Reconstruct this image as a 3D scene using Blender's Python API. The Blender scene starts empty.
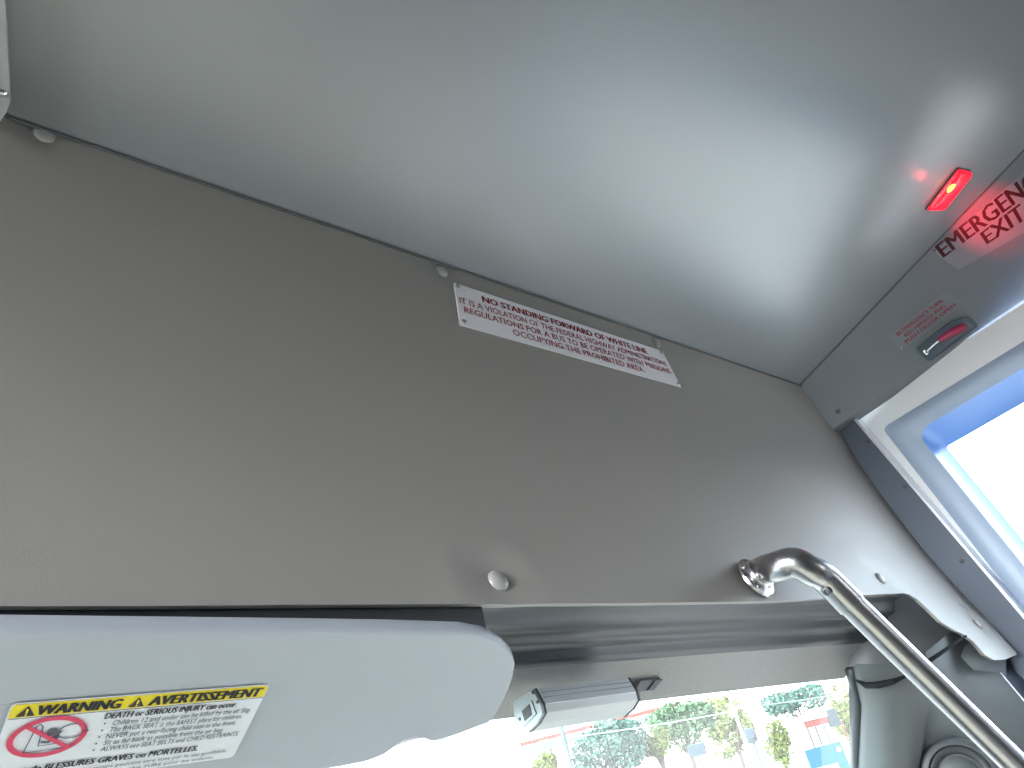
import bpy, bmesh, math, random
import numpy as np
from mathutils import Vector, Matrix
random.seed(7)
rng = np.random.default_rng(7)
SC = bpy.context.scene
COL = SC.collection

# ------------------------------------------------------------------ camera
# camera axes: bus lateral X, forward Y, up Z, seen in the camera's own frame
FPX = 770.0
Xc = np.array([893., 206., FPX]); Xc /= np.linalg.norm(Xc)
Zc = np.array([-355., -1341., FPX]); Zc -= Xc * (Zc @ Xc); Zc /= np.linalg.norm(Zc)
Yc = np.cross(Zc, Xc)
RW = np.array([Xc, Yc, Zc])
EYE = np.array([0., 0., 1.35])          # eye height above the bus floor
cam_d = bpy.data.cameras.new('camera')
cam = bpy.data.objects.new('camera', cam_d); COL.objects.link(cam)
cam_d.sensor_width = 36.0; cam_d.lens = FPX / 1024 * 36.0
cam_d.clip_start = 0.02; cam_d.clip_end = 400
m = Matrix.Identity(4)
for r in range(3):
    m[r][0] = RW[r][0]; m[r][1] = -RW[r][1]; m[r][2] = -RW[r][2]; m[r][3] = EYE[r]
cam.matrix_world = m
SC.camera = cam

# ------------------------------------------------------------------ sky, sun, exposure
W = bpy.data.worlds.new('daylight'); SC.world = W; W.use_nodes = True
nt = W.node_tree; bg = nt.nodes['Background']
tc = nt.nodes.new('ShaderNodeTexCoord'); sx = nt.nodes.new('ShaderNodeSeparateXYZ')
rp = nt.nodes.new('ShaderNodeValToRGB')
nt.links.new(tc.outputs['Generated'], sx.inputs[0]); nt.links.new(sx.outputs['Z'], rp.inputs[0])
nt.links.new(rp.outputs[0], bg.inputs['Color'])
rp.color_ramp.elements[0].position = 0.0; rp.color_ramp.elements[0].color = (0.97, 0.98, 1.0, 1)
rp.color_ramp.elements[1].position = 0.55; rp.color_ramp.elements[1].color = (0.66, 0.82, 1.0, 1)
bg.inputs['Strength'].default_value = 2.6
def sky_lobe(direction, width, gain):                # unseen bright lobe added to the sky as fill for the interior
    d = Vector(direction).normalized()
    dt = nt.nodes.new('ShaderNodeVectorMath'); dt.operation = 'DOT_PRODUCT'; dt.inputs[1].default_value = d
    nt.links.new(tc.outputs['Generated'], dt.inputs[0])
    mx = nt.nodes.new('ShaderNodeMath'); mx.operation = 'MAXIMUM'; mx.inputs[1].default_value = 0
    pw = nt.nodes.new('ShaderNodeMath'); pw.operation = 'POWER'; pw.inputs[1].default_value = width
    ml = nt.nodes.new('ShaderNodeMath'); ml.operation = 'MULTIPLY'; ml.inputs[1].default_value = gain
    nt.links.new(dt.outputs['Value'], mx.inputs[0]); nt.links.new(mx.outputs[0], pw.inputs[0]); nt.links.new(pw.outputs[0], ml.inputs[0])
    return ml
c1 = sky_lobe((.80, -.52, .30), 7, 4.5); c2 = sky_lobe((-.99, .04, .10), 10, 36.0)
ad = nt.nodes.new('ShaderNodeMath'); ad.operation = 'ADD'; ad2 = nt.nodes.new('ShaderNodeMath'); ad2.operation = 'ADD'
ad2.inputs[1].default_value = 2.6
nt.links.new(c1.outputs[0], ad.inputs[0]); nt.links.new(c2.outputs[0], ad.inputs[1]); nt.links.new(ad.outputs[0], ad2.inputs[0])
nt.links.new(ad2.outputs[0], bg.inputs['Strength'])
sun_d = bpy.data.lights.new('sun', 'SUN'); sun_d.energy = 10.0; sun_d.angle = 0.01; sun_d.color = (1, .95, .86)
sun = bpy.data.objects.new('sun', sun_d); COL.objects.link(sun)
sun.rotation_euler = Vector((.52, .62, .72)).to_track_quat('Z', 'Y').to_euler(); sun.location = (8, 9, 12)
VS = SC.view_settings
SC.display_settings.display_device = 'sRGB'
VS.view_transform = 'Standard'; VS.look = 'None'; VS.gamma = 1.0; VS.use_curve_mapping = False
VS.exposure = 1.15
SC.cycles.use_denoising = True
SC.cycles.max_bounces = 10; SC.cycles.diffuse_bounces = 6; SC.cycles.glossy_bounces = 4
SC.cycles.transparent_max_bounces = 16; SC.cycles.sample_clamp_indirect = 12
SC.cycles.caustics_reflective = False; SC.cycles.caustics_refractive = False

# ------------------------------------------------------------------ geometry of the place (relative to the eye)
def ray(px, py): return RW @ np.array([px - 512., py - 384., FPX])
def hit(px, py, p0, n):
    d = ray(px, py); return d * (np.dot(n, p0) / np.dot(n, d))
def at(px, py, depth): return RW @ np.array([(px - 512.) / FPX * depth, (py - 384.) / FPX * depth, depth])
def depth_of(p): return float((RW.T @ np.asarray(p))[2])
def unit(v): v = np.asarray(v, float); return v / np.linalg.norm(v)

_zt = np.linspace(-.1, .75, 400)
_ft = np.interp(_zt, [-.1, .05, .15, .25, .33, .42, .505, .584, .75], [.365, .418, .455, .484, .501, .515, .521, .522, .522])
_k = np.exp(-np.linspace(-2, 2, 41) ** 2); _k /= _k.sum()
_ft = np.convolve(np.pad(_ft, 20, mode='edge'), _k, mode='valid')
def F(z): return np.interp(z, _zt, _ft)           # bulkhead section y(z)
def hitF(px, py):
    d = ray(px, py); a, b = 0., .0025
    for _ in range(60):
        q = (a + b) / 2
        if (d * q)[1] < F((d * q)[2]): a = q
        else: b = q
    return d * a
def normF(p):
    s = (F(p[2] + .005) - F(p[2] - .005)) / .01
    return unit([0, -1, s])
C0 = hitF(800, 385)                               # corner of ceiling, bulkhead and door header
tl = math.radians(-20); NC = np.array([0, -math.sin(tl), math.cos(tl)])   # ceiling normal (up)
def hitC(px, py, off=0.): return hit(px, py, C0 - NC * off, NC)
XD = 1.42                                         # plane of the door post
EX = np.array([1., 0, 0]); EYv = np.array([0, 1., 0]); EZ = np.array([0, 0, 1.])
def hitX(px, py, x): return hit(px, py, np.array([x, 0, 0]), EX)
CE = hitC(1024, 150)
HL = hitX(850, 418, 1.398)
NH = unit(np.cross(CE - C0, HL - C0))
if NH[0] > 0: NH = -NH                            # header normal, into the bus
def hitH(px, py, off=0.): return hit(px, py, C0 + NH * off, NH)

# ------------------------------------------------------------------ materials
MATS = {}
def mat(name, col, rough=.5, metal=0., bump=0., bscale=400., var=0., vscale=6., spec=.5, emit=None, estr=0., stretch=None, coat=0.):
    if name in MATS: return MATS[name]
    M = bpy.data.materials.new(name); M.use_nodes = True; t = M.node_tree; b = t.nodes['Principled BSDF']
    b.inputs['Base Color'].default_value = (*col, 1); b.inputs['Roughness'].default_value = rough
    b.inputs['Metallic'].default_value = metal; b.inputs['Specular IOR Level'].default_value = spec
    b.inputs['Coat Weight'].default_value = coat
    co = t.nodes.new('ShaderNodeTexCoord')
    src = co.outputs['Object']
    if stretch:
        mp = t.nodes.new('ShaderNodeMapping'); mp.inputs['Scale'].default_value = stretch
        t.links.new(src, mp.inputs[0]); src = mp.outputs[0]
    if var > 0:
        n = t.nodes.new('ShaderNodeTexNoise'); n.inputs['Scale'].default_value = vscale; n.inputs['Detail'].default_value = 5
        t.links.new(src, n.inputs['Vector'])
        r = t.nodes.new('ShaderNodeValToRGB')
        r.color_ramp.elements[0].position = .3; r.color_ramp.elements[1].position = .7
        r.color_ramp.elements[0].color = tuple(c * (1 - var) for c in col) + (1,)
        r.color_ramp.elements[1].color = tuple(min(1, c * (1 + var)) for c in col) + (1,)
        t.links.new(n.outputs['Fac'], r.inputs[0]); t.links.new(r.outputs[0], b.inputs['Base Color'])
    if bump > 0:
        n2 = t.nodes.new('ShaderNodeTexNoise'); n2.inputs['Scale'].default_value = bscale; n2.inputs['Detail'].default_value = 4
        t.links.new(src, n2.inputs['Vector'])
        bp = t.nodes.new('ShaderNodeBump'); bp.inputs['Strength'].default_value = bump; bp.inputs['Distance'].default_value = .002
        t.links.new(n2.outputs['Fac'], bp.inputs['Height']); t.links.new(bp.outputs[0], b.inputs['Normal'])
    if emit:
        b.inputs['Emission Color'].default_value = (*emit, 1); b.inputs['Emission Strength'].default_value = estr
    MATS[name] = M; return M

def glass_mat(name, tint, veil, gloss=.06):
    if name in MATS: return MATS[name]
    M = bpy.data.materials.new(name); M.use_nodes = True; t = M.node_tree
    for n in list(t.nodes): t.nodes.remove(n)
    o = t.nodes.new('ShaderNodeOutputMaterial'); tr = t.nodes.new('ShaderNodeBsdfTransparent'); tr.inputs[0].default_value = (*tint, 1)
    gl = t.nodes.new('ShaderNodeBsdfGlossy'); gl.inputs['Roughness'].default_value = .02
    du = t.nodes.new('ShaderNodeBsdfTranslucent'); du.inputs[0].default_value = (.95, .97, 1, 1)
    nz = t.nodes.new('ShaderNodeTexNoise'); nz.inputs['Scale'].default_value = 3.0
    mr = t.nodes.new('ShaderNodeMapRange'); mr.inputs[3].default_value = veil * .8; mr.inputs[4].default_value = veil * 1.2
    m1 = t.nodes.new('ShaderNodeMixShader'); m2 = t.nodes.new('ShaderNodeMixShader'); m2.inputs[0].default_value = gloss
    t.links.new(nz.outputs['Fac'], mr.inputs[0]); t.links.new(mr.outputs[0], m1.inputs[0])
    t.links.new(tr.outputs[0], m1.inputs[1]); t.links.new(du.outputs[0], m1.inputs[2])
    t.links.new(m1.outputs[0], m2.inputs[1]); t.links.new(gl.outputs[0], m2.inputs[2]); t.links.new(m2.outputs[0], o.inputs[0])
    MATS[name] = M; return M

V_BULK = mat('warm_grey_vinyl', (.305, .284, .255), .52, bump=.10, bscale=900, var=.03, vscale=3, spec=1.0)
V_CEIL = mat('grey_ceiling_vinyl', (.22, .227, .233), .30, bump=.03, bscale=700, var=.02, vscale=2, spec=1.0)
V_HEAD = mat('grey_header_laminate', (.20, .215, .235), .45, bump=.06, bscale=700, var=.02)
V_SEAM = mat('seam_bead_rubber', (.10, .10, .10), .6)
V_CAB = mat('cab_headliner_grey', (.06, .064, .07), .45, bump=.06, bscale=500)
V_FUZZ = mat('fuzzy_headliner_fabric', (.48, .475, .455), .95, bump=.8, bscale=900, var=.10, vscale=500)
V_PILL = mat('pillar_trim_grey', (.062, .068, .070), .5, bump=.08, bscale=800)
V_VISOR = mat('visor_vinyl_grey', (.46, .49, .53), .5, bump=.10, bscale=700, var=.02)
V_DOOR = mat('door_leaf_paint', (.90, .93, .95), .4)
V_MOULD = mat('window_moulding_blue_fringe', (.40, .50, .64), .4)  # blue is lens colour fringing, put into the frame's base colour
V_GASK = mat('window_gasket_blue_fringe', (.13, .27, .60), .4)  # same lens fringe blue painted onto the gasket
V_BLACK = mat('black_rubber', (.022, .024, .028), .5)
V_DARK = mat('dark_grey_plastic', (.06, .065, .07), .45)
V_POST = mat('door_post_grey_metal', (.09, .11, .145), .4, metal=.2)
V_EDGE = mat('bright_aluminium_edge', (.85, .87, .9), .3, metal=.6)
V_TUBE = mat('brushed_stainless_tube', (.47, .46, .47), .27, metal=1., bump=.05, bscale=300)
V_CHROME = mat('chrome_screw', (.75, .75, .76), .15, metal=1.)
V_BUTTON = mat('grey_button_vinyl', (.33, .32, .30), .3, coat=.3)
V_WHITE = mat('white_sign_plastic', (.86, .83, .84), .3)
V_RED = mat('red_sign_ink', (.42, .045, .075), .5)
V_REDB = mat('dark_red_sign_ink', (.34, .02, .04), .5)
V_LABEL = mat('white_label_vinyl', (.82, .83, .86), .35)
V_YELL = mat('yellow_label_ink', (.90, .72, .03), .4)
V_INK = mat('black_label_ink', (.02, .02, .022), .5)
V_GREYINK = mat('grey_label_ink', (.10, .10, .13), .5)
V_PINK = mat('red_prohibition_ink', (.72, .06, .13), .5)
V_CLEAR = mat('frosted_sticker_film', (.27, .27, .30), .35)
V_CLEARB = mat('frosted_sticker_film_small', (.22, .245, .27), .35)
V_STINK = mat('dark_maroon_ink', (.11, .02, .035), .5)
V_LENS = mat('red_lamp_lens', (.6, .01, .02), .2, emit=(1, .005, .02), estr=1.0)
V_BULB = mat('glowing_bulb', (1, .6, .1), .3, emit=(1, .62, .06), estr=1.8)
V_GRIP = mat('red_handle_grip', (.42, .03, .10), .35)
V_TRAY = mat('blue_grey_handle_tray', (.13, .17, .21), .4)
V_BOX = mat('silver_extruded_aluminium', (.62, .64, .64), .42, metal=.1, bump=.03)
V_BOXL = mat('silver_anodised_face', (.86, .88, .92), .4, metal=.1)
V_PLATE = mat('grey_end_plate', (.42, .46, .49), .4, metal=.2)
V_PANEL = mat('light_grey_textured_plastic', (.36, .36, .36), .5, bump=.5, bscale=500)
G_DOOR = glass_mat('door_glass', (.86, .94, .97), .06)
G_WIND = glass_mat('veiled_windshield_glass', (.80, .90, .86), .016)  # pale translucent veil stands in for glare washing out the street
V_FLOOR = mat('grey_bus_flooring', (.20, .19, .18), .6, var=.1)
V_WALL = mat('grey_side_wall_laminate', (.30, .31, .32), .45, bump=.05)

# ------------------------------------------------------------------ mesh helpers
class MB:
    def __init__(s): s.v = []; s.f = []
    def add(s, vs, fs):
        o = len(s.v); s.v += [tuple(float(c) for c in p) for p in vs]; s.f += [tuple(i + o for i in q) for q in fs]; return s
    def grid(s, rows, flip=False, closed=False):
        R, N = len(rows), len(rows[0]); fs = []
        for i in range(R - 1):
            for j in range(N if closed else N - 1):
                k = (j + 1) % N
                q = (i * N + j, i * N + k, (i + 1) * N + k, (i + 1) * N + j)
                fs.append(q[::-1] if flip else q)
        return s.add([p for r in rows for p in r], fs)
    def loft(s, rings, caps=True):
        N = len(rings[0]); s.grid(rings, closed=True)
        o = len(s.v) - N * len(rings)
        if caps:
            s.f.append(tuple(o + j for j in range(N))[::-1]); s.f.append(tuple(o + (len(rings) - 1) * N + j for j in range(N)))
        return s
    def tube(s, path, r, seg=20, caps=True):
        path = [np.asarray(p, float) for p in path]
        rr = r if hasattr(r, '__len__') else [r] * len(path)
        T = [unit(path[min(i + 1, len(path) - 1)] - path[max(i - 1, 0)]) for i in range(len(path))]
        u = unit(np.cross(T[0], [0.3, .2, 1.] if abs(T[0][2]) < .9 else [1., 0, 0])); rings = []
        for i, p in enumerate(path):
            u = unit(u - T[i] * (u @ T[i])); w = np.cross(T[i], u)
            rings.append([p + rr[i] * (math.cos(a) * u + math.sin(a) * w) for a in np.linspace(0, 2 * math.pi, seg, endpoint=False)])
        return s.loft(rings, caps)
    def lathe(s, prof, o, ax, seg=28, caps=True):
        ax = unit(ax); u = unit(np.cross(ax, [0.31, .2, .9])); w = np.cross(ax, u); o = np.asarray(o, float)
        return s.loft([[o + ax * h + max(r, 1e-5) * (math.cos(a) * u + math.sin(a) * w) for a in np.linspace(0, 2 * math.pi, seg, endpoint=False)] for r, h in prof], caps)
    def prism(s, poly, d):                        # 3-D outline extruded by vector d
        d = np.asarray(d, float); return s.loft([[np.asarray(p, float) for p in poly], [np.asarray(p, float) + d for p in poly]])
    def box(s, c, u, v, w):                       # centre and three half vectors
        c, u, v, w = [np.asarray(q, float) for q in (c, u, v, w)]
        return s.prism([c - u - v - w, c + u - v - w, c + u + v - w, c - u + v - w], 2 * w)
def obj(name, mb, material, parent=None, origin=None, smooth=True, bevel=0., solid=0., angle=35):
    vs = np.array(mb.v) + EYE
    if parent is not None: o0 = np.array(parent.matrix_basis.translation) if parent.parent is None else np.array(parent.matrix_basis.translation) + np.array(parent.parent.matrix_basis.translation)
    elif origin is not None: o0 = np.asarray(origin) + EYE
    else: o0 = (vs.min(0) + vs.max(0)) / 2
    loc = o0
    if parent is not None: loc = np.zeros(3)
    me = bpy.data.meshes.new(name)
    me.from_pydata([tuple(p) for p in vs - o0], [], mb.f); me.validate()
    bm = bmesh.new(); bm.from_mesh(me); bmesh.ops.recalc_face_normals(bm, faces=bm.faces); bm.to_mesh(me); bm.free()
    o = bpy.data.objects.new(name, me); COL.objects.link(o)
    if parent is not None: o.parent = parent
    o.location = tuple(loc)
    me.materials.append(material)
    if solid:
        md = o.modifiers.new('thick', 'SOLIDIFY'); md.thickness = solid; md.offset = 0
    if bevel:
        md = o.modifiers.new('bevel', 'BEVEL'); md.width = bevel; md.segments = 3; md.limit_method = 'ANGLE'; md.angle_limit = math.radians(40)
    if smooth:
        for p in me.polygons: p.use_smooth = len(p.vertices) < 60
        bpy.context.view_layer.objects.active = o
        bm = bmesh.new(); bm.from_mesh(me)
        for e in bm.edges:
            if len(e.link_faces) == 2 and e.calc_face_angle(0) > math.radians(angle): e.smooth = False
        bm.to_mesh(me); bm.free()
    return o
def tag(o, label, cat, group=None, kind=None):
    o['label'] = label; o['category'] = cat
    if group: o['group'] = group
    if kind: o['kind'] = kind
    return o
def structure(name, mb, material, label=None, parent=None, **k):
    o = obj(name, mb, material, parent, **k)
    if parent is None:
        o['kind'] = 'structure'
        if label: o['label'] = label; o['category'] = name.split('_')[0]
    return o
def thing(name, base, label, cat, group=None):
    o = bpy.data.objects.new(name, None); COL.objects.link(o); o.empty_display_size = .02
    o.location = tuple(np.asarray(base, float) + EYE); return tag(o, label, cat, group)
def rounded(poly, rad, n=6):                      # rounded 3-D polygon
    P = [np.asarray(p, float) for p in poly]; out = []; N = len(P)
    rads = rad if hasattr(rad, '__len__') else [rad] * N
    for i in range(N):
        a, b, c = P[i - 1], P[i], P[(i + 1) % N]; r = rads[i]
        if r <= 0: out.append(b); continue
        p, q = b + unit(a - b) * r, b + unit(c - b) * r
        for t in np.linspace(0, 1, n): out.append((1 - t) ** 2 * p + 2 * t * (1 - t) * b + t * t * q)
    return out
def quadmap(Q, n, off=0.):                        # Q = TL, TR, BR, BL ; u right, v down
    Q = [np.asarray(q, float) for q in Q]
    return lambda u, v: Q[0] * (1 - u) * (1 - v) + Q[1] * u * (1 - v) + Q[2] * u * v + Q[3] * (1 - u) * v + np.asarray(n) * off
_TXT = {}
def text_mesh(s, weight=0., shear=0.):
    k = (s, weight, shear)
    if k not in _TXT:
        c = bpy.data.curves.new('t', 'FONT'); c.body = s; c.size = 1; c.offset = weight; c.shear = shear; c.resolution_u = 2
        o = bpy.data.objects.new('t', c); COL.objects.link(o); bpy.context.view_layer.update()
        me = bpy.data.meshes.new_from_object(o.evaluated_get(bpy.context.evaluated_depsgraph_get()))
        v = np.array([tuple(p.co)[:2] for p in me.vertices]); f = [tuple(p.vertices) for p in me.polygons]
        bpy.data.objects.remove(o); bpy.data.curves.remove(c); bpy.data.meshes.remove(me)
        v[:, 0] -= v[:, 0].min(); w = v[:, 0].max()
        _TXT[k] = (v, f, w)
    return _TXT[k]
def put_text(mb, fn, s, u0, u1, vtop, vbase, weight=0., shear=0.):   # capital letters span vtop..vbase
    v, f, w = text_mesh(s, 0., shear)
    k = 1 if weight == 0 else (2 if weight < .01 else 4)
    for i in range(k):
        dx = weight * 1.6 * (i / max(k - 1, 1) - .5) * 2
        mb.add([fn(u0 + (u1 - u0) * (x + dx) / w, vbase - (vbase - vtop) * y / .69) for x, y in v], f)
def stroke(mb, fn, pts, wu, wv, closed=False):
    P = [np.array(p, float) for p in pts]; N = len(P); asp = np.array([wu, wv])
    L, Rr = [], []
    for i in range(N):
        a = P[(i - 1) % N] if closed or i else P[i]; b = P[(i + 1) % N] if closed or i < N - 1 else P[i]
        t = (b - a) / asp; t /= max(np.linalg.norm(t), 1e-9); nn = np.array([-t[1], t[0]]) * asp * .5
        L.append(fn(*(P[i] + nn))); Rr.append(fn(*(P[i] - nn)))
    vs = L + Rr; fs = [(i, (i + 1) % N, N + (i + 1) % N, N + i) for i in range(N if closed else N - 1)]
    mb.add(vs, fs)

# ------------------------------------------------------------------ bulkhead over the windshield
BUTTONS = {'corner': (45, 133), 'sign_left': (443, 270), 'sign_right': (658, 343), 'visor': (500, 580), 'rail': (882, 578), 'tongue': (979, 624)}
BP = {k: hitF(*v) for k, v in BUTTONS.items()}
def bulk_pt(x, z):
    y = F(z)
    for k, p in BP.items():
        d2 = (x - p[0]) ** 2 + (z - p[2]) ** 2
        s = .024 if k in ('visor', 'rail') else .016
        y += .0034 * math.exp(-d2 / s ** 2) - .0006 * math.exp(-(math.sqrt(d2) - 2 * s) ** 2 / (.7 * s) ** 2)
    pf = hitF(754, 579); d2 = (x - pf[0]) ** 2 + (z - pf[2]) ** 2
    y += .003 * math.exp(-d2 / .035 ** 2)
    y += .0012 * math.sin(x * 9 + z * 14) * math.exp(-((z - .30) / .16) ** 2)
    return np.array([x, y, z])
cols = []                                         # pairs (top x,z) (bottom x,z)
def xz(p): return np.array([p[0], p[2]])
TOPP = lambda px: hitF(px, 118 + .34013 * (px - 15))
ztop, zbot = C0[2], hitF(300, 605)[2]
cols += [((-1.0, ztop), (-1.0, zbot)), ((-.3, ztop), (-.3, zbot))]
for px, py in [(0, 606), (150, 606), (300, 605), (500, 604), (620, 603), (700, 602), (760, 601)]:
    b = xz(hitF(px, py)); cols.append(((b[0] * 1.12, ztop), tuple(b)))
tx0 = cols[-1][0][0]
for i, q in enumerate([(800, 600), (845, 597), (875, 594.5)]):
    cols.append(((tx0 + (C0[0] - tx0) * (i + 1) / 4, ztop), tuple(xz(hitF(*q)))))
for t, b in [((801, 385.5), (903, 593)), ((820, 406), (909, 594.5)), ((838, 427), (917, 599)), ((872, 472), (928, 609)), ((910, 523), (941, 622)), ((940, 561), (952, 629)), ((958, 585), (963, 634)),
             ((972, 601), (974, 642)), ((985, 615), (985, 655)), ((996, 629), (994, 660)), ((1007, 642), (1005, 659.5)), ((1016, 652), (1017, 654.5))]:
    cols.append((tuple(xz(hitF(*t))), tuple(xz(hitF(*b)))))
fine = []
for (a, b) in zip(cols[:-1], cols[1:]):
    n = max(3, int(np.linalg.norm(np.array(a[1]) - b[1]) / .009), int(np.linalg.norm(np.array(a[0]) - b[0]) / .009))
    for t in np.linspace(0, 1, n, endpoint=False):
        fine.append((np.array(a[0]) * (1 - t) + np.array(b[0]) * t, np.array(a[1]) * (1 - t) + np.array(b[1]) * t))
fine.append((np.array(cols[-1][0]), np.array(cols[-1][1])))
NR = 64; rows = []
for i in range(NR):
    s = i / (NR - 1)
    rows.append([bulk_pt(*(t * (1 - s) + b * s)) for t, b in fine])
# soft rolled lower lip, turning forward under the panel
base = rows[-1]
lw = [1. if p[0] < 1.15 else max(.25, 1 - (p[0] - 1.15) / .06) for p in base]
for dy, dz in [(.002, -.0004), (.004, -.0006), (.008, .0004), (.020, .004)]:
    rows.append([p + np.array([0, dy, dz]) * w_ for p, w_ in zip(base, lw)])
bulk = structure('wall_front', MB().grid(rows), V_BULK, 'warm grey padded vinyl bulkhead panel above the windshield', angle=80)

# ------------------------------------------------------------------ ceiling, seams
CD = unit(CE - C0)                                # door-side edge of the ceiling, running rearwards
CL = np.array([-1.0, C0[1], C0[2]])
def ceilz(y): return C0[2] + (y - C0[1]) * math.tan(tl)
rws = []
for i in range(25):
    y = C0[1] + .004 - i * (C0[1] + .35) / 24
    xr = C0[0] + CD[0] / CD[1] * (y - C0[1]) + .07
    rws.append([np.array([-1.0 + (xr + 1.0) * j / 24, y, ceilz(y)]) for j in range(25)])
yb = rws[-1][0][1]; zb = rws[-1][0][2]
rws.append([np.array([-1.0 + 2.5 * j / 24, yb - .15, zb + .015]) for j in range(25)])
rws.append([np.array([-1.0 + 2.5 * j / 24, -3.4, zb + .02]) for j in range(25)])
structure('ceiling', MB().grid(rws), V_CEIL, 'smooth grey ceiling sloping down to the bulkhead')
sm = MB().tube([np.array([x, F(C0[2]) - .0015, C0[2] - .0022]) for x in np.linspace(-1, C0[0], 40)], .0015, 8)
structure('trim_1', sm, V_SEAM, 'thin dark seam bead between ceiling and bulkhead')

# ------------------------------------------------------------------ door header (right)
low = [hitH(850, 418), hitH(1024, 300)]
ld = unit(low[1] - low[0]); lowB = low[1] + ld * .95; topB = C0 + CD * 1.35
lowA = low[0] - ld * .02
hp = [hitH(838, 427), C0, topB, lowB, lowA + ld * .02]
hd = MB()
hd.prism([C0 - CD * .06, topB + NH * .0, lowB, low[0] - ld * .06], np.array([.035, 0, 0]))
hdr = structure('wall_right', hd, V_HEAD, 'dark grey door header panel below the ceiling', angle=30, bevel=.002)
seam2 = MB().tube([C0 + NH * .001 + CD * t for t in np.linspace(0, 1.0, 12)], .0015, 8)
structure('trim_2', seam2, V_SEAM, 'thin dark seam bead between ceiling and door header')
p = hitH(838, 411); structure('screw', MB().lathe([(.0045, 0), (.0045, .001), (.003, .0022), (0, .0024)], p, NH, 16), V_POST, parent=hdr)

# ------------------------------------------------------------------ door post and door
pa, pb = hitX(838, 424, XD), hitX(1017, 653.5, XD)
pd = unit(pb - pa)
pe, pf_ = hitX(853, 418, XD), hitX(1024, 618.5, XD)
ed = unit(pf_ - pe)
far_a = pb + pd * .75; far_e = pf_ + ed * .75
post = MB().prism([pa + np.array([0, .02, 0]) - pd * .03, far_a + np.array([0, .02, 0]), far_e, pe - ed * .03], np.array([.03, 0, 0]))
po = structure('trim_3', post, V_POST, 'blue grey door post beside the bulkhead', smooth=False, bevel=.002)
structure('edge_strip', MB().prism([pe - ed * .01 + np.array([-.003, .0005, 0]), far_e + np.array([-.003, .0005, 0]), far_e + np.array([-.003, -.0045, 0]), pe - ed * .01 + np.array([-.003, -.0045, 0])], np.array([.034, 0, 0])), V_EDGE, parent=po, smooth=False, bevel=.001)
for q in [(905, 487), (962, 561), (868, 442)]:
    structure('screw', MB().lathe([(.004, 0), (.004, .0012), (.0025, .002), (0, .002)], hitX(*q, XD), -EX, 14), V_DARK, parent=po)
# door leaf: a panel with a rounded window opening, a raised moulding, a sloping gasket and a pane
XL = 1.445
def ringquad(px4, x, rad):
    return rounded([hitX(*q, x) for q in px4], rad, 9)
dv = unit(hitX(1024, 566, XL) - hitX(915, 431, XL)); du = unit(hitX(1024, 366, XL) - hitX(915, 431, XL))
def winring(tlpx, x, wu, hv, rad):
    a = hitX(*tlpx, x); return rounded([a, a + du * wu, a + du * wu + dv * hv, a + dv * hv], rad, 9)
R_out = winring((884, 429), XL - .006, 0.520, 1.220, .012)
R_m1 = winring((897, 431), XL - .010, 0.485, 1.195, .02)
R_m2 = winring((913, 431), XL - .004, 0.445, 1.165, .03)
R_g1 = winring((916, 432), XL - .002, 0.440, 1.160, .03)
R_g2 = winring((932, 441), XL + .036, 0.400, 1.120, .028)
R_g3 = winring((946, 447), XL + .053, 0.370, 1.080, .006)
leafo = hitX(850, 415, XL); lf = [leafo, leafo + du * .64, leafo + du * .64 + dv * 1.6, leafo + dv * 1.6]
def dens(poly, n):                                 # resample a closed outline
    P = [np.asarray(p) for p in poly]; L = [np.linalg.norm(P[(i + 1) % len(P)] - P[i]) for i in range(len(P))]; tot = sum(L); out = []
    acc = np.concatenate([[0], np.cumsum(L)])
    for k in range(n):
        s = tot * k / n; i = min(int(np.searchsorted(acc, s, side='right')) - 1, len(P) - 1)
        out.append(P[i] + (P[(i + 1) % len(P)] - P[i]) * ((s - acc[i]) / L[i]))
    return out
# leaf outer ring matched corner-wise with window ring (36 points each: 9 per corner)
def corner36(q): return [np.asarray(c, float) for c in q for _ in range(9)]
leaf = MB().grid([corner36(lf), winring((884, 429), XL, 0.520, 1.220, .012)], closed=True)
door = structure('door_1', leaf, V_DOOR, 'pale grey entry door leaf with a framed window tinted by blue lens fringe', smooth=False)
structure('window_moulding', MB().grid([winring((882, 428), XL + .001, 0.525, 1.225, .012), R_out, R_m1, R_m2, R_g1], closed=True), V_MOULD, parent=door, angle=60)
structure('gasket', MB().grid([R_g1, R_g2, R_g3], closed=True), V_GASK, parent=door, angle=40)
gp = winring((944, 446), XL + .054, 0.375, 1.085, .006)
structure('pane', MB().add(gp, [tuple(range(len(gp)))]), G_DOOR, parent=door, smooth=False)

# ------------------------------------------------------------------ cab headliner
def bow(x): return .07 * max(0., 1 - ((x - .25) / .92) ** 2) if x < 1.17 else 0.
prof = [(.466, .1560), (.476, .1548), (.4800, .1515), (.4825, .1440), (.4850, .1398), (.4890, .1384), (.496, .1376), (.4990, .1352), (.5015, .1290), (.5040, .1262), (.509, .1252), (.517, .1246), (.5210, .1225), (.5240, .1165), (.5280, .1130), (.534, .1110)]
prof2 = [(.534, .1110), (.541, .1065), (.551, .0975), (.561, .0875), (.571, .0780), (.576, .0735), (.580, .0740), (.590, .078)]
def xs(a, b, n): return np.linspace(a, b, n)
def sweep(pr, x0, x1, n=60):
    out = []
    for (y, z) in pr:
        out.append([np.array([x, y + bow(x) * (1.0 if y > .5 else max(0., (y - .47) / .03)), z + .33 * bow(x) * (1.0 if y > .5 else max(0., (y - .47) / .03))]) for x in xs(x0, x1, n)])
    return out
cabl = structure('trim_4', MB().grid(sweep(prof, -1.0, 1.20)), V_CAB, 'ribbed dark grey headliner moulding above the windshield', angle=60)
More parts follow.
